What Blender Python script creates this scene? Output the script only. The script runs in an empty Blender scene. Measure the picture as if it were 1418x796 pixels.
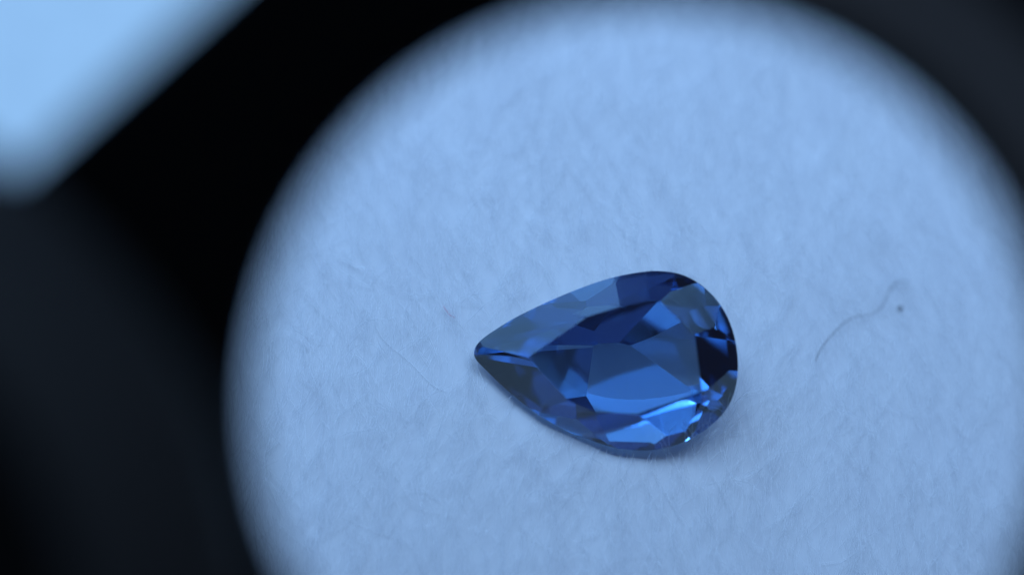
import bpy, bmesh, math, random
from mathutils import Vector, Matrix, noise

random.seed(7)
MM = 0.001                                   # everything is built in metres at real size
scene = bpy.context.scene

# how the stone is cut (facet directions in degrees, slopes) and where the window lights and the added high fill stand (azimuth, elevation, width, height in degrees)
# <cut>
TABLE_Z = [(259.9594, 381.729), (518.4819, 202.4165), (766.5113, 153.6014), (908.8442, 295.6128), (938.1227, 512.8192), (686.8115, 602.4179), (452.1976, 587.8932)]
WINDOWS_FILL = [(-38.5244, 24.5698, 44.377, 41.9985), (43.9466, 20.6081, 12.0, 35.2508), (5.1507, 60.719, 70.0, 16.9733)]  # last entry: unseen high fill, added to brighten the pad
GEM_TILT = (0.2373, -3.7055)
TABLE_H = 0.8823
CUL_Z = (552.3605, 359.3297)
PAV = -2.0408
MAINS = [165.0323, 129.4374, 83.3594, 55.9613, 5.5293, -62.0, -74.3533, -138.555, -78.0]
MAIN_K = [1.009, 1.0481, 1.0103, 1.0407, 1.0741, 1.199, 0.8698, 0.9721, 1.2913]
HALF = [168.2051, 146.9731, 123.0263, 108.0453, 84.7653, 64.738, 48.0, 16.6095, 6.0, -14.8461, -52.7099, -75.6617, -113.4909, -116.2486, -153.5693, -164.633]
HALF_OFF = [7.4801, 9.0, 9.0, 4.3692, 2.0333, 3.6236, 4.5129, 2.4236, 8.8862, 8.687, 4.8936, 5.5979, 8.6664, 6.2945, 0.5, 9.0]
CROWN_K = [0.9571, 1.0, 1.0, 0.9076, 0.8397, 0.932, 0.9953]
CORNER_K = [0.9381, 0.8663, 0.4439, 0.8196, 0.9936, 0.8959, 0.86]
# </cut>

# ------------------------------------------------------------------ camera
TILT = math.radians(20.0)                    # camera leans back from straight down
RIGHT = Vector((1, 0, 0))
UP = Vector((0, math.cos(TILT), math.sin(TILT)))
BACK = Vector((0, -math.sin(TILT), math.cos(TILT)))
DIST = 120.0                                 # mm, camera to gem
PX = 0.0192                                  # mm per photo pixel at the gem
GEM_PX = (880.0, 500.0)
GEM_Z = 0.80                                 # mm, girdle centre above the top of the pad
W, H = 1418.0, 796.0
gem_c = Vector((0, 0, GEM_Z))
cam_pos = gem_c + BACK * DIST - RIGHT * ((GEM_PX[0] - W / 2) * PX) - UP * ((H / 2 - GEM_PX[1]) * PX)


def at(px, py, depth):                       # mm point seen at a photo pixel, at a depth along the view axis
    k = PX * depth / DIST
    return cam_pos + RIGHT * ((px - W / 2) * k) + UP * ((H / 2 - py) * k) - BACK * depth


def on_pad(px, py, z=0.0):                   # where the ray of a pixel meets the height z
    d = at(px, py, DIST) - cam_pos
    return cam_pos + d * ((z - cam_pos.z) / d.z)


cam_data = bpy.data.cameras.new('camera')
cam = bpy.data.objects.new('camera', cam_data)
scene.collection.objects.link(cam)
cam.matrix_world = Matrix((
    (RIGHT.x, UP.x, BACK.x, cam_pos.x * MM),
    (RIGHT.y, UP.y, BACK.y, cam_pos.y * MM),
    (RIGHT.z, UP.z, BACK.z, cam_pos.z * MM),
    (0, 0, 0, 1)))
cam_data.sensor_width = 36.0
cam_data.lens = 36.0 * DIST / (W * PX)
cam_data.clip_start = 0.005
cam_data.clip_end = 20.0
cam_data.dof.use_dof = True
cam_data.dof.focus_distance = (DIST + 0.45) * MM
cam_data.dof.aperture_fstop = cam_data.lens / 9.5     # 9.5 mm wide opening
scene.camera = cam

# ------------------------------------------------------------------ world and lamps
world = bpy.data.worlds.new('World')
scene.world = world
world.use_nodes = True
bg = world.node_tree.nodes['Background']
bg.inputs['Color'].default_value = (0.34, 0.44, 1.0, 1)
bg.inputs['Strength'].default_value = 0.15


def area_light(name, loc, target, sx, sy, power, color):
    d = bpy.data.lights.new(name, 'AREA')
    d.shape = 'RECTANGLE'
    d.size, d.size_y = sx, sy
    d.energy = power
    d.color = color
    o = bpy.data.objects.new(name, d)
    scene.collection.objects.link(o)
    o.location = loc
    o.rotation_euler = (Vector(target) - Vector(loc)).to_track_quat('-Z', 'Y').to_euler()
    return o


WIN_FILL_L = (2.5, 2.4, 11.2)                      # radiance of the window lights and of the added high fill
for (az, el, ww, wh), rad in zip(WINDOWS_FILL, WIN_FILL_L):
    az, el = math.radians(az), math.radians(el)
    dist = 1.3
    loc = Vector((math.sin(az) * math.cos(el), math.cos(az) * math.cos(el), math.sin(el))) * dist
    sx, sy = 2 * dist * math.tan(math.radians(ww / 2)), 2 * dist * math.tan(math.radians(wh / 2))
    area_light('window_fill_light', loc, (0, 0, 0), sx, sy, rad * math.pi * sx * sy, (0.345, 0.585, 0.955) if el > 0.9 else (0.18, 0.46, 0.98))


scene.view_settings.view_transform = 'Standard'
scene.view_settings.look = 'None'
scene.view_settings.exposure = 0.0
scene.view_settings.gamma = 1.0
scene.render.engine = 'CYCLES'
scene.cycles.max_bounces = 24
scene.cycles.transmission_bounces = 24
scene.cycles.transparent_max_bounces = 16
scene.cycles.diffuse_bounces = 4
scene.cycles.caustics_reflective = True
scene.cycles.caustics_refractive = True
scene.cycles.sample_clamp_indirect = 4.0
scene.cycles.use_denoising = True


# ------------------------------------------------------------------ materials
def material(name):
    m = bpy.data.materials.new(name)
    m.use_nodes = True
    return m, m.node_tree, m.node_tree.nodes['Principled BSDF']


def paper_mat():
    m, t, p = material('white_paper')
    n = t.nodes.new('ShaderNodeTexNoise')
    n.inputs['Scale'].default_value = 900
    n.inputs['Detail'].default_value = 5
    r = t.nodes.new('ShaderNodeValToRGB')
    r.color_ramp.elements[0].color = (0.60, 0.66, 0.64, 1)
    r.color_ramp.elements[1].color = (0.66, 0.72, 0.70, 1)
    t.links.new(n.outputs['Fac'], r.inputs['Fac'])
    t.links.new(r.outputs['Color'], p.inputs['Base Color'])
    p.inputs['Roughness'].default_value = 0.85
    tc = t.nodes.new('ShaderNodeTexCoord')
    t.links.new(tc.outputs['Object'], n.inputs['Vector'])
    return m


def felt_mat():
    m, t, p = material('white_flannel')
    tc = t.nodes.new('ShaderNodeTexCoord')
    mp = t.nodes.new('ShaderNodeMapping')
    mp.inputs['Scale'].default_value = (1.0, 0.45, 1.0)
    t.links.new(tc.outputs['Object'], mp.inputs['Vector'])
    n = t.nodes.new('ShaderNodeTexNoise')
    n.inputs['Scale'].default_value = 900
    n.inputs['Detail'].default_value = 6
    n.inputs['Distortion'].default_value = 0.6
    t.links.new(mp.outputs['Vector'], n.inputs['Vector'])
    r = t.nodes.new('ShaderNodeValToRGB')
    r.color_ramp.elements[0].position = 0.25
    r.color_ramp.elements[1].position = 0.75
    r.color_ramp.elements[0].color = (0.60, 0.60, 0.61, 1)
    r.color_ramp.elements[1].color = (0.66, 0.66, 0.66, 1)
    t.links.new(n.outputs['Fac'], r.inputs['Fac'])
    t.links.new(r.outputs['Color'], p.inputs['Base Color'])
    b = t.nodes.new('ShaderNodeBump')
    b.inputs['Strength'].default_value = 0.35
    b.inputs['Distance'].default_value = 0.00008
    t.links.new(n.outputs['Fac'], b.inputs['Height'])
    t.links.new(b.outputs['Normal'], p.inputs['Normal'])
    p.inputs['Roughness'].default_value = 0.95
    p.inputs['Specular IOR Level'].default_value = 0.1
    return m


def fibre_mat(name, col, trans=0.45, sheer=0.0):
    m = bpy.data.materials.new(name)
    m.use_nodes = True
    t = m.node_tree
    t.nodes.remove(t.nodes['Principled BSDF'])
    d = t.nodes.new('ShaderNodeBsdfDiffuse')
    tr = t.nodes.new('ShaderNodeBsdfTranslucent')
    mx = t.nodes.new('ShaderNodeMixShader')
    d.inputs['Color'].default_value = (*col, 1)
    tr.inputs['Color'].default_value = (*col, 1)
    mx.inputs['Fac'].default_value = trans
    t.links.new(d.outputs[0], mx.inputs[1])
    t.links.new(tr.outputs[0], mx.inputs[2])
    last = mx
    if sheer:                                # strands finer than the mesh that carries them: part of the light passes by
        tp = t.nodes.new('ShaderNodeBsdfTransparent')
        m2 = t.nodes.new('ShaderNodeMixShader')
        m2.inputs['Fac'].default_value = sheer
        t.links.new(mx.outputs[0], m2.inputs[1])
        t.links.new(tp.outputs[0], m2.inputs[2])
        last = m2
    t.links.new(last.outputs[0], t.nodes['Material Output'].inputs['Surface'])
    return m


def sapphire_mat():
    m = bpy.data.materials.new('blue_sapphire')
    m.use_nodes = True
    t = m.node_tree
    t.nodes.remove(t.nodes['Principled BSDF'])
    g = t.nodes.new('ShaderNodeBsdfGlass')
    g.inputs['IOR'].default_value = 1.77
    g.inputs['Roughness'].default_value = 0.05
    g.inputs['Color'].default_value = (1, 1, 1, 1)
    v = t.nodes.new('ShaderNodeVolumeAbsorption')
    # absorption per metre = (1 - colour) * density
    v.inputs['Color'].default_value = (0.0, 0.56, 1.0, 1)
    v.inputs['Density'].default_value = 340.0
    sc = t.nodes.new('ShaderNodeVolumeScatter')          # faint violet-blue haze, added to lift the dark facets
    sc.inputs['Color'].default_value = (0.30, 0.27, 1.0, 1)
    sc.inputs['Density'].default_value = 12.0
    ad = t.nodes.new('ShaderNodeAddShader')
    t.links.new(v.outputs[0], ad.inputs[0])
    t.links.new(sc.outputs[0], ad.inputs[1])
    o = t.nodes['Material Output']
    t.links.new(g.outputs[0], o.inputs['Surface'])
    t.links.new(ad.outputs[0], o.inputs['Volume'])
    return m


def black_mat(name, base, rough, bump=0.2, spec=0.2):
    m, t, p = material(name)
    tc = t.nodes.new('ShaderNodeTexCoord')
    n = t.nodes.new('ShaderNodeTexNoise')
    n.inputs['Scale'].default_value = 1500
    n.inputs['Detail'].default_value = 4
    t.links.new(tc.outputs['Object'], n.inputs['Vector'])
    r = t.nodes.new('ShaderNodeValToRGB')
    r.color_ramp.elements[0].color = (base * 1.0, base * .8, base * .65, 1)
    r.color_ramp.elements[1].color = (base * 1.5, base * 1.2, base, 1)
    t.links.new(n.outputs['Fac'], r.inputs['Fac'])
    t.links.new(r.outputs['Color'], p.inputs['Base Color'])
    b = t.nodes.new('ShaderNodeBump')
    b.inputs['Strength'].default_value = bump
    b.inputs['Distance'].default_value = 0.00005
    t.links.new(n.outputs['Fac'], b.inputs['Height'])
    t.links.new(b.outputs['Normal'], p.inputs['Normal'])
    p.inputs['Roughness'].default_value = rough
    p.inputs['Specular IOR Level'].default_value = spec
    return m


def clear_mat():
    m = bpy.data.materials.new('coated_lens_glass')
    m.use_nodes = True
    t = m.node_tree
    t.nodes.remove(t.nodes['Principled BSDF'])
    tr = t.nodes.new('ShaderNodeBsdfTransparent')
    tr.inputs['Color'].default_value = (0.97, 0.975, 0.98, 1)
    t.links.new(tr.outputs[0], t.nodes['Material Output'].inputs['Surface'])
    return m


M_PAPER, M_FELT = paper_mat(), felt_mat()
M_FIBRE = fibre_mat('white_fibre', (0.98, 0.98, 0.98), 0.45, 0.62)
M_HAIR = fibre_mat('dark_hair', (0.02, 0.015, 0.02), 0.1)
M_RED = fibre_mat('pink_lint', (0.85, 0.30, 0.38), 0.5, 0.45)
M_GEM = sapphire_mat()
M_BLACK = black_mat('black_enamel', 0.0006, 0.7, 0.2, 0.015)
M_MATT = black_mat('matt_black_bore', 0.0012, 0.9, 0.2, 0.03)
M_COVER = black_mat('black_cover', 0.0075, 0.6, 0.2, 0.08)  # a little lighter than the housing
M_STEEL = black_mat('blackened_steel', 0.004, 0.5, 0.2, 0.1)
M_LIT_RIM = black_mat('lit_rim_grey', 0.021, 0.5, 0.2, 0.2)  # grey standing in for light on the loupe ring
M_LENS = clear_mat()


# ------------------------------------------------------------------ helpers
def link(name, me, mat, parent=None, origin=None):
    o = bpy.data.objects.new(name, me)
    scene.collection.objects.link(o)
    if mat:
        me.materials.append(mat)
    if parent:
        o.parent = parent
        o.matrix_parent_inverse = Matrix.Translation(parent.location).inverted()
    if origin is not None:
        o.location = origin
    return o


def mesh_from(name, verts, faces, smooth=False):
    me = bpy.data.meshes.new(name)
    me.from_pydata([(v[0] * MM, v[1] * MM, v[2] * MM) for v in verts], [], faces)
    me.update()
    if smooth:
        me.polygons.foreach_set('use_smooth', [True] * len(me.polygons))
    return me


def tag(o, label=None, cat=None, kind=None, group=None):
    if label:
        o['label'] = label
    if cat:
        o['category'] = cat
    if kind:
        o['kind'] = kind
    if group:
        o['group'] = group
    return o


def empty(name, loc_mm):
    o = bpy.data.objects.new(name, None)
    scene.collection.objects.link(o)
    o.location = Vector(loc_mm) * MM
    o.empty_display_size = 0.002
    return o


# ------------------------------------------------------------------ the gem's planes (gem frame, mm: x right, y up, z out of the table)
ZS = 1137 / 400.0


tx, ty = math.radians(GEM_TILT[0]), math.radians(GEM_TILT[1])
G3 = Matrix.Rotation(tx, 3, 'X') @ Matrix.Rotation(ty, 3, 'Y')      # gem frame -> view frame
G2 = Matrix(((G3[0][0], G3[0][1]), (G3[1][0], G3[1][1]))).inverted()


def gp(x, y, h=0.0):                         # a point of the enlarged photo -> the gem's plane at height h
    return G2 @ (Vector((G3[0][2], G3[1][2])) * -h + Vector(((640 + x / ZS - GEM_PX[0]) * PX, (GEM_PX[1] - (360 + y / ZS)) * PX)))


outline_z = [(47, 372), (52, 345), (70, 320), (110, 288), (200, 232), (300, 182), (400, 137), (500, 98), (600, 67), (700, 48),
             (770, 43), (850, 53), (920, 84), (980, 133), (1030, 199), (1065, 280), (1082, 370), (1083, 450),
             (1067, 530), (1032, 595), (982, 646), (920, 690), (850, 724), (770, 744), (700, 748), (620, 741),
             (540, 721), (450, 689), (380, 655), (300, 607), (220, 548), (150, 488), (90, 428), (58, 396)]


def smooth_closed(pts, n):
    out = []
    N = len(pts)
    for i in range(N):
        p0, p1, p2, p3 = pts[i - 1], pts[i], pts[(i + 1) % N], pts[(i + 2) % N]
        for k in range(n):
            t = k / n
            out.append(0.5 * ((2 * p1) + (p2 - p0) * t + (2 * p0 - 5 * p1 + 4 * p2 - p3) * t * t + (3 * p1 - p0 - 3 * p2 + p3) * t ** 3))
    return out


OUT = smooth_closed([gp(*p) for p in outline_z], 3)
# keep the convex hull of the outline
def hull2(pts):
    pts = sorted(set((round(p.x, 5), round(p.y, 5)) for p in pts))
    def half(ps):
        h = []
        for p in ps:
            while len(h) >= 2 and (h[-1][0] - h[-2][0]) * (p[1] - h[-2][1]) - (h[-1][1] - h[-2][1]) * (p[0] - h[-2][0]) <= 0:
                h.pop()
            h.append(p)
        return h
    a, b = half(pts), half(pts[::-1])
    return [Vector(p) for p in a[:-1] + b[:-1]]


OUT = hull2(OUT)


def support(n):
    return max(n.dot(p) for p in OUT)


GT = 0.05                                    # half the girdle thickness
TABLE = [gp(*p, TABLE_H) for p in TABLE_Z]
CUL = gp(*CUL_Z)

planes = [(Vector((0, 0, TABLE_H)), Vector((0, 0, 1)))]
# crown: one facet on each edge of the table ...
for i in range(len(TABLE)):
    a, b = TABLE[i], TABLE[(i + 1) % len(TABLE)]
    e = (b - a).normalized()
    n = Vector((-e.y, e.x))
    if n.dot((a + b) / 2 - CUL) < 0:
        n = -n
    run = support(n) - n.dot(a)
    s = (TABLE_H - GT) / run * CROWN_K[i]
    planes.append((Vector((a.x, a.y, TABLE_H)), Vector((n.x * s, n.y * s, 1)).normalized()))
# ... one on each corner ...
for i in range(len(TABLE)):
    a = TABLE[i]
    n = ((a - TABLE[i - 1]).normalized() + (a - TABLE[(i + 1) % len(TABLE)]).normalized()).normalized()
    run = support(n) - n.dot(a)
    s = (TABLE_H - GT) / run * CORNER_K[i]
    planes.append((Vector((a.x, a.y, TABLE_H)), Vector((n.x * s, n.y * s, 1)).normalized()))
# ... and short steep ones along the girdle
for k in range(18):
    an = 2 * math.pi * (k + 0.35) / 18
    n = Vector((math.cos(an), math.sin(an)))
    s = math.tan(math.radians(46))
    d = support(n)
    planes.append((Vector((n.x * d, n.y * d, GT)), Vector((n.x * s, n.y * s, 1)).normalized()))
# pavilion mains meet at the culet; halves run up to the girdle
pav_planes = []


def pav_facet(deg, off, mul):
    an = math.radians(deg)
    n = Vector((math.cos(an), math.sin(an)))
    d = support(n)
    s = (-GT - PAV) / (d - n.dot(CUL)) * mul
    s = math.tan(math.atan(s) + math.radians(off))
    pav_planes.append((Vector((n.x * d, n.y * d, -GT)), Vector((n.x * s, n.y * s, -1)).normalized()))


for deg, k in zip(MAINS, MAIN_K):
    pav_facet(deg, 0.0, k)
for deg, off in zip(HALF, HALF_OFF):
    pav_facet(deg, off, 1.0)

VIEW_ROT = Matrix(((RIGHT.x, UP.x, BACK.x), (RIGHT.y, UP.y, BACK.y), (RIGHT.z, UP.z, BACK.z)))
GEM_ROT = VIEW_ROT @ G3


def gem_mesh():
    bm = bmesh.new()
    top = [bm.verts.new((p.x, p.y, 1.5)) for p in OUT]
    bot = [bm.verts.new((p.x, p.y, -3.0)) for p in OUT]
    N = len(OUT)
    bm.faces.new(top)
    bm.faces.new(bot[::-1])
    for i in range(N):
        bm.faces.new((top[i], bot[i], bot[(i + 1) % N], top[(i + 1) % N]))
    for co, no in planes + pav_planes:
        r = bmesh.ops.bisect_plane(bm, geom=bm.verts[:] + bm.edges[:] + bm.faces[:], dist=1e-5, plane_co=co, plane_no=no, clear_outer=True)
        ed = [e for e in r['geom_cut'] if isinstance(e, bmesh.types.BMEdge) and e.is_boundary]
        if len(ed) >= 3:
            bmesh.ops.contextual_create(bm, geom=ed)
    bmesh.ops.remove_doubles(bm, verts=bm.verts, dist=2e-4)
    bmesh.ops.recalc_face_normals(bm, faces=bm.faces)
    bmesh.ops.scale(bm, vec=(MM, MM, MM), verts=bm.verts)
    print('GEM faces', len(bm.faces), 'open edges', sum(1 for e in bm.edges if not e.is_manifold))
    me = bpy.data.meshes.new('pear_cut_sapphire')
    bm.to_mesh(me)
    bm.free()
    return me


# lower surface of the gem above the pad, in world mm (for the hollow it presses)
W_PAV = [(gem_c + GEM_ROT @ co, GEM_ROT @ no) for co, no in pav_planes]
W_AX = GEM_ROT @ Vector((0, 0, 1))


def gem_floor(x, y):
    z = -1e9
    for co, no in W_PAV:
        if no.z < -1e-4:
            z = max(z, co.z - ((x - co.x) * no.x + (y - co.y) * no.y) / no.z)
    return z


# ------------------------------------------------------------------ the table and the flannel pad
PAD_T = 4.6
PAD_C = on_pad(905, 560)
PAD_R = 13.3
me = mesh_from('tabletop', [(-700, -500, 0), (700, -500, 0), (700, 700, 0), (-700, 700, 0)], [(0, 1, 2, 3)])
table = tag(link('tabletop', me, M_PAPER, origin=(0, 0, -PAD_T * MM)), kind='structure')


def gem_inset(x, y):
    """how far (mm) a plan position lies inside the girdle outline projected on the ground"""
    p = Vector((x, y / math.cos(TILT)))
    best = 1e9
    N = len(OUT)
    for i in range(0, N, 2):
        a, b = OUT[i], OUT[(i + 2) % N]
        e = (b - a)
        n = Vector((e.y, -e.x)).normalized()
        best = min(best, -(n.dot(p - a)))
    return best


def inside_gem(x, y, m=0.0):
    return gem_inset(x, y) > -m


def pad_z(x, y):
    r = math.hypot(x - PAD_C.x, y - PAD_C.y)
    z = 0.07 * noise.noise(Vector((x * 0.22, y * 0.22, 3.1))) + 0.008 * noise.noise(Vector((x * 0.7, y * 0.5, 7.7)))
    z -= 0.0118 * ((x + 4.5) ** 2 + (y - 2.2) ** 2) - 0.29          # a plump, domed cushion
    z += 0.003 * noise.noise(Vector((x * 4.5, y * 3.2, 1.7)))
    if r > PAD_R - 1.2:
        k = min(1.0, (r - PAD_R + 1.2) / 1.2)
        z -= 0.5 * (1 - math.sqrt(max(0.0, 1 - k * k)))
    q = math.hypot(x, y)
    if q < 6.0:
        f = gem_floor(x, y) - 0.04
        # soft minimum
        h = max(0.3 - abs(z - f), 0.0) / 0.3
        z = min(z, f) - h * h * 0.3 * 0.25
        if q < 5.2:                          # unseen well, added under the stone to darken its middle
            k = min(1.0, max(0.0, (1.35 - math.hypot((x - 0.2) / 1.7, y - 0.75)) / 0.9))
            z -= 2.5 * k * k * (3 - 2 * k)
    return z


def on_surface(px, py, lift=0.0):            # the ray of a pixel on the domed pad
    p = on_pad(px, py)
    for _ in range(4):
        p = on_pad(px, py, pad_z(p.x, p.y) + lift)
    return p


def pad_mesh():
    verts, faces = [], []
    NR, NA = 130, 300
    verts.append((PAD_C.x, PAD_C.y, pad_z(PAD_C.x, PAD_C.y)))
    for i in range(1, NR + 1):
        r = PAD_R * i / NR
        for j in range(NA):
            a = 2 * math.pi * j / NA
            wob = 1 + (0.006 * noise.noise(Vector((math.cos(a) * 9, math.sin(a) * 9, 0))) if i > NR - 4 else 0)
            x, y = PAD_C.x + r * wob * math.cos(a), PAD_C.y + r * wob * math.sin(a)
            verts.append((x, y, pad_z(x, y)))
    for j in range(NA):
        faces.append((0, 1 + j, 1 + (j + 1) % NA))
    for i in range(NR - 1):
        o = 1 + i * NA
        for j in range(NA):
            k = (j + 1) % NA
            faces.append((o + j, o + NA + j, o + NA + k, o + k))
    o = 1 + (NR - 1) * NA
    b = len(verts)
    for j in range(NA):
        v = verts[o + j]
        verts.append((v[0], v[1], -PAD_T + 0.01))
    for j in range(NA):
        k = (j + 1) % NA
        faces.append((o + j, b + j, b + k, o + k))
    faces.append(tuple(b + j for j in range(NA))[::-1])
    return mesh_from('fabric', verts, faces, True)


pad_root = tag(empty('flannel_pad', (PAD_C.x, PAD_C.y, -PAD_T)), 'round white fuzzy flannel pad lying under the blue gemstone', 'pad')
link('fabric', pad_mesh(), M_FELT, pad_root)


# fibres: one mesh of thin three-sided tubes
class Tubes:
    def __init__(self):
        self.v, self.f = [], []

    def add(self, pts, r0, sides=3):
        n = len(pts)
        base = len(self.v)
        for i, p in enumerate(pts):
            t = (pts[min(i + 1, n - 1)] - pts[max(i - 1, 0)])
            t = t.normalized() if t.length > 1e-9 else Vector((1, 0, 0))
            a = t.cross(Vector((0.31, 0.22, 0.92))).normalized()
            b = t.cross(a)
            r = r0 * (1.0 if 0 < i < n - 1 else 0.35)
            for k in range(sides):
                c, s = math.cos(2 * math.pi * k / sides), math.sin(2 * math.pi * k / sides)
                self.v.append(tuple(p + a * (r * c) + b * (r * s)))
        for i in range(n - 1):
            for k in range(sides):
                k2 = (k + 1) % sides
                o = base + i * sides
                self.f.append((o + k, o + k2, o + sides + k2, o + sides + k))

    def build(self, name, mat, parent=None, origin=None, smooth=True):
        return link(name, mesh_from(name, self.v, self.f, smooth), mat, parent, origin)


def fibre_path(x, y, ang, length, curl, lift, seg):
    pts = []
    ph = random.uniform(0, 6.28)
    bend = random.gauss(0, curl)
    step = length / seg
    z0 = random.uniform(0.03, 0.22)
    for i in range(seg + 1):
        t = i / seg
        z = pad_z(x, y) + z0 + lift * math.sin(math.pi * min(1.0, t * 1.15)) + 0.012
        pts.append(Vector((x, y, z)))
        a = ang + bend * (t - 0.5) * 2 + 0.35 * curl * math.sin(ph + t * 7)
        x += math.cos(a) * step
        y += math.sin(a) * step
    return pts


nap = Tubes()
count = 0
while count < 11000:
    a = random.uniform(0, 2 * math.pi)
    r = PAD_R * 0.985 * math.sqrt(random.random())
    x, y = PAD_C.x + r * math.cos(a), PAD_C.y + r * math.sin(a)
    fl = noise.noise(Vector((x * 0.16, y * 0.16, 11.0)))
    ang = math.pi / 2 + 0.45 * fl + random.gauss(0, 0.33)
    L = random.uniform(0.5, 2.0)
    pts = fibre_path(x, y, ang, L, 0.3, abs(random.gauss(0, 0.08)), 5)
    if any(inside_gem(p.x, p.y, 0.05) for p in pts[::2]):
        continue
    nap.add(pts, random.uniform(0.0045, 0.0095))
    count += 1
# longer loose hairs of the flannel
count = 0
while count < 90:
    a = random.uniform(0, 2 * math.pi)
    r = PAD_R * 0.97 * math.sqrt(random.random())
    x, y = PAD_C.x + r * math.cos(a), PAD_C.y + r * math.sin(a)
    pts = fibre_path(x, y, random.gauss(1.57, 0.6), random.uniform(1.5, 3.5), 1.0, abs(random.gauss(0, 0.22)), 12)
    if any(inside_gem(p.x, p.y, 0.05) for p in pts):
        continue
    nap.add(pts, random.uniform(0.006, 0.0105))
    count += 1
# pale curled wisps that stand clear of the nap
for cx, cy, n in ((600, 410, 3), (560, 470, 4), (480, 470, 4), (450, 590, 5), (560, 600, 6), (640, 620, 6), (700, 640, 4), (760, 700, 5),
                  (620, 700, 5), (500, 700, 4), (900, 680, 4), (1040, 650, 4), (1150, 560, 3), (1100, 440, 2), (1200, 300, 3), (1020, 180, 2), (640, 280, 3), (1250, 700, 3)):
    for k in range(n):
        s = on_surface(cx + random.gauss(0, 28), cy + random.gauss(0, 24))
        pts = fibre_path(s.x, s.y, random.gauss(1.4, 0.9), random.uniform(0.7, 2.0), 0.9, random.uniform(0.15, 0.4), 12)
        if any(inside_gem(p.x, p.y, 0.1) for p in pts):
            continue
        wisp = [p + Vector((0, 0, 0.1)) for p in pts]
        wisp[0].z -= 0.15
        nap.add(wisp, random.uniform(0.007, 0.011))
# a tuft that curls up over the lower rim of the stone
for k in range(34):
    t = 0.25 + 0.75 * random.random()
    px = 900 + 115 * t + random.gauss(0, 6)
    py = 632 - 58 * t * t + random.gauss(0, 6)
    s = on_surface(px, py)
    dx, dy = random.gauss(0.25, 0.35), random.uniform(0.3, 0.8) * random.choice((1, 1, 0.6))
    pts = []
    hgt = random.uniform(0.55, 1.0)
    for i in range(7):
        u = i / 6
        pts.append(Vector((s.x + dx * u + 0.08 * math.sin(4 * u + k), s.y + dy * u,
                           pad_z(s.x, s.y) + 0.02 + hgt * math.sin(u * 2.2) * 0.95)))
    nap.add(pts, random.uniform(0.005, 0.008))
tag(nap.build('nap', M_FIBRE, pad_root), kind='stuff')

# ------------------------------------------------------------------ the gemstone
gem = link('pear_cut_sapphire', gem_mesh(), M_GEM)
gem.matrix_world = Matrix.Translation(gem_c * MM) @ GEM_ROT.to_4x4()
tag(gem, 'blue pear cut sapphire with bright facets resting on white fuzzy pad', 'gemstone')


# ------------------------------------------------------------------ small things on the pad
def strand(pix, lift, r, name, mat, seg=6):
    ctrl = [on_surface(*p, lift) for p in pix]
    pts = []
    for i in range(len(ctrl) - 1):
        p0, p1, p2, p3 = ctrl[max(i - 1, 0)], ctrl[i], ctrl[i + 1], ctrl[min(i + 2, len(ctrl) - 1)]
        for k in range(seg):
            t = k / seg
            q = 0.5 * ((2 * p1) + (p2 - p0) * t + (2 * p0 - 5 * p1 + 4 * p2 - p3) * t * t + (3 * p1 - p0 - 3 * p2 + p3) * t ** 3)
            q.z = pad_z(q.x, q.y) + lift
            pts.append(q)
    q = ctrl[-1].copy()
    q.z = pad_z(q.x, q.y) + lift
    pts.append(q)
    o = pts[0].copy()
    tb = Tubes()
    tb.add([p - o for p in pts], r, 6)
    return tb.build(name, mat, origin=o * MM)


def zp(x, y):                                # enlarged photo 1080..1300 x 360..540
    return (1080 + x * 220 / 973, 360 + y * 180 / 796)


hair = strand([zp(*p) for p in ((218, 622), (240, 565), (290, 490), (345, 430), (390, 385), (450, 352), (540, 335), (600, 308), (640, 265),
                               (658, 210), (680, 170), (715, 137), (750, 130), (782, 136), (792, 154), (776, 162))],
              0.17, 0.0085, 'hair', M_HAIR)
tag(hair, 'thin dark wavy hair with a curled end lying on the pad', 'hair')


def speck(px, py, sx, sy, sz, rot, name, mat):
    bm = bmesh.new()
    bmesh.ops.create_icosphere(bm, subdivisions=3, radius=1.0)
    for v in bm.verts:
        n = 1 + 0.45 * noise.noise(v.co * 2.1 + Vector((px, py, 0)))
        v.co = Vector((v.co.x * sx * n, v.co.y * sy * n, v.co.z * sz * n)) * MM
    me = bpy.data.meshes.new(name)
    bm.to_mesh(me)
    bm.free()
    me.polygons.foreach_set('use_smooth', [True] * len(me.polygons))
    p = on_surface(px, py, 0.07)
    o = link(name, me, mat, origin=Vector((p.x, p.y, pad_z(p.x, p.y) + 0.07)) * MM)
    o.rotation_euler = (0, 0, rot)
    return o


tag(speck(*zp(737, 295), 0.045, 0.08, 0.035, -0.5, 'lint_speck', M_HAIR), 'tiny dark oval speck lying below the curled end of the hair', 'lint')
tag(strand([(614, 424), (619, 431), (623, 436), (630, 440)], 0.14, 0.010, 'lint_thread', M_RED),
    'tiny faint pink thread lying on the pad near the pointed tip of the gemstone', 'lint')

# ------------------------------------------------------------------ the folding loupe held over the stone
LD = 97.5                                    # depth of the loupe's upper rim from the camera
kL = PX * LD / DIST
L_C = at(905, 560, LD)
LOUPE_ROT = VIEW_ROT
PIV = Vector(((85 - 905) * kL, -(695 - 560) * kL))
R_IN, R_OUT, R_PIV = 560 * kL, 832 * kL, 382 * kL
kC = PX * (LD - 4.0) / DIST                  # the cover swings out 4 mm above the ring
COV = Vector(((-505 - 905) * kC, -(912 - 560) * kC))
R_COV = 850 * kC

loupe = empty('folding_loupe', L_C)
loupe.matrix_world = Matrix.Translation(L_C * MM) @ LOUPE_ROT.to_4x4()
tag(loupe, 'black folding loupe with round lens opening held over the gemstone', 'loupe')


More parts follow.
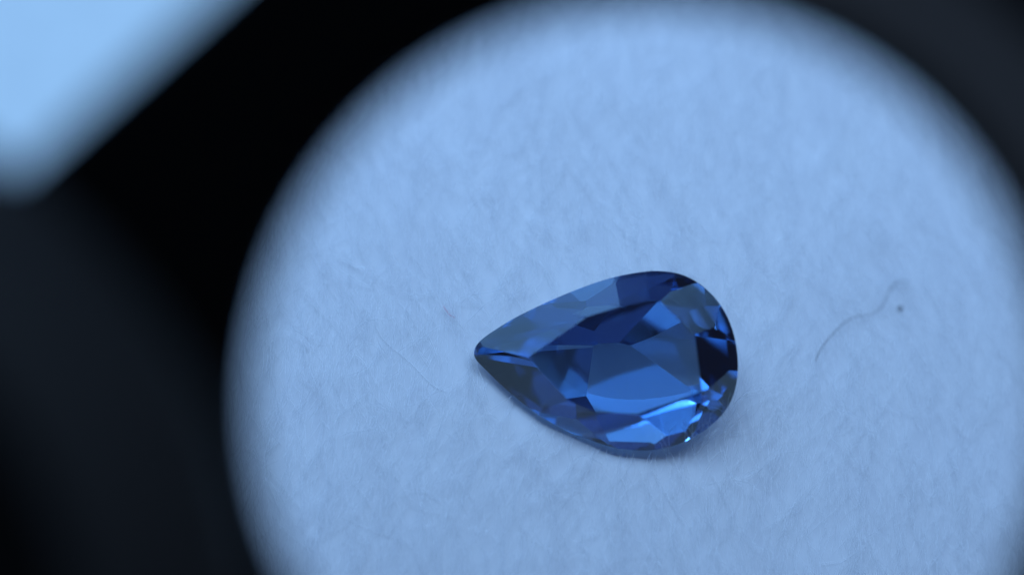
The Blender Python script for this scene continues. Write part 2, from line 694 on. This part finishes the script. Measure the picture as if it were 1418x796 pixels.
def child(name, me, mat, parent=loupe):
    o = bpy.data.objects.new(name, me)
    scene.collection.objects.link(o)
    me.materials.append(mat)
    o.parent = parent
    return o


def ring_solid(outer, inner, z0, z1, bev):
    """a plate with a hole: outer and inner are equally long loops of 2-D points"""
    n = len(outer)
    co = sum(outer, Vector((0, 0))) / n
    ci = sum(inner, Vector((0, 0))) / n

    def off(loop, c, d):
        return [c + (p - c) * (1 + d / max((p - c).length, 1e-6)) for p in loop]
    prof = [(outer, 0, z1, 'o', -bev), (outer, 0, z1 - bev, 'o', 0), (outer, 0, z0 + bev, 'o', 0), (outer, 0, z0, 'o', -bev),
            (inner, 0, z0, 'i', bev), (inner, 0, z0 + bev, 'i', 0), (inner, 0, z1 - bev, 'i', 0), (inner, 0, z1, 'i', bev)]
    verts, faces = [], []
    for loop, _, z, side, d in prof:
        for p in off(loop, co if side == 'o' else ci, d):
            verts.append((p.x, p.y, z))
    m = len(prof)
    for i in range(m):
        a, b = i * n, ((i + 1) % m) * n
        for j in range(n):
            k = (j + 1) % n
            faces.append((a + j, a + k, b + k, b + j))
    return verts, faces


def disc_solid(c, r, z0, z1, bev, n=96, dome=0.0):
    prof = [(r * k / 12, z1 + dome * (1 - (k / 12) ** 2)) for k in range(12)]
    prof += [(r - bev, z1), (r - bev * .3, z1 - bev * .3), (r, z1 - bev), (r, z0 + bev), (r - bev, z0), (0, z0)]
    verts, faces = [], []
    for q, z in prof:
        for j in range(n):
            a = 2 * math.pi * j / n
            rr = max(q, 0.01)
            verts.append((c.x + rr * math.cos(a), c.y + rr * math.sin(a), z))
    for i in range(len(prof) - 1):
        for j in range(n):
            k = (j + 1) % n
            faces.append((i * n + j, (i + 1) * n + j, (i + 1) * n + k, i * n + k))
    faces.append(tuple(range(n)))
    o = (len(prof) - 1) * n
    faces.append(tuple(range(o + n - 1, o - 1, -1)))
    return verts, faces


# housing: hull of the lens circle and the pivot circle, bored through
NS = 160
cloud = []
for j in range(720):
    a = 2 * math.pi * j / 720
    u = Vector((math.cos(a), math.sin(a)))
    cloud.append(u * R_OUT)
    cloud.append(PIV + u * R_PIV)
hl = hull2(cloud)


def ray_loop(loop, ang):
    u = Vector((math.cos(ang), math.sin(ang)))
    best = 0
    N = len(loop)
    for i in range(N):
        a, b = loop[i], loop[(i + 1) % N]
        e = b - a
        den = u.x * e.y - u.y * e.x
        if abs(den) < 1e-9:
            continue
        t = (a.x * e.y - a.y * e.x) / den
        s = (a.x * u.y - a.y * u.x) / den
        if t > 0 and -1e-6 <= s <= 1 + 1e-6:
            best = max(best, t)
    return u * best


outer = [ray_loop(hl, 2 * math.pi * j / NS) for j in range(NS)]
inner = [Vector((math.cos(2 * math.pi * j / NS), math.sin(2 * math.pi * j / NS))) * (R_IN + 0.25) for j in range(NS)]
v, f = ring_solid(outer, inner, -2.6, 0.0, 0.35)
child('housing', mesh_from('housing', v, f), M_BLACK)
# lens mount: a matt ring in the bore
o2 = [p.normalized() * (R_IN + 0.24) for p in inner]
i2 = [p.normalized() * R_IN for p in inner]
v, f = ring_solid(o2, i2, -2.2, -0.3, 0.08)
child('lens_mount', mesh_from('lens_mount', v, f, False), M_MATT)
v, f = disc_solid(Vector((0, 0)), R_IN - 0.01, -1.9, -0.9, 0.3)
child('lens', mesh_from('lens', v, f), M_LENS)
# swung-out cover and its rivet
v, f = disc_solid(COV, R_COV, 0.15, 3.0, 0.8, 160, 3.6)
cover = child('cover', mesh_from('cover', v, f, True), M_COVER)
rv, rf = disc_solid(PIV, 1.9, -3.6, -2.61, 0.3, 48)
child('rivet', mesh_from('rivet', rv, rf), M_STEEL)
v, f = disc_solid(COV, 620 * kC, 3.9, 4.72, 0.1, 120, 1.9)
child('inlay', mesh_from('inlay', v, f, True), M_MATT, cover)
# added arc: light on the ring's upper right, painted as a lighter grey
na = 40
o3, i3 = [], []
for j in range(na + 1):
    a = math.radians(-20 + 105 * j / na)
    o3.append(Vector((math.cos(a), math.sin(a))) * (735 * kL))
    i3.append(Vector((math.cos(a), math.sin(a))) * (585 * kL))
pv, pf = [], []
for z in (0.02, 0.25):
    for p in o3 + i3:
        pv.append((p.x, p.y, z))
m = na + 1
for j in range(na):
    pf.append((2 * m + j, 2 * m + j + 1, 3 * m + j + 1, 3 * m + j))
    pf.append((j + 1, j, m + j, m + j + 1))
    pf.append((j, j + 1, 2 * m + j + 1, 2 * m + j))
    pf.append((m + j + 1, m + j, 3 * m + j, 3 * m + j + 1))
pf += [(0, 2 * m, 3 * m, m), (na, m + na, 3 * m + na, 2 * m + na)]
child('lit_rim_tone', mesh_from('lit_rim_tone', pv, pf), M_LIT_RIM)
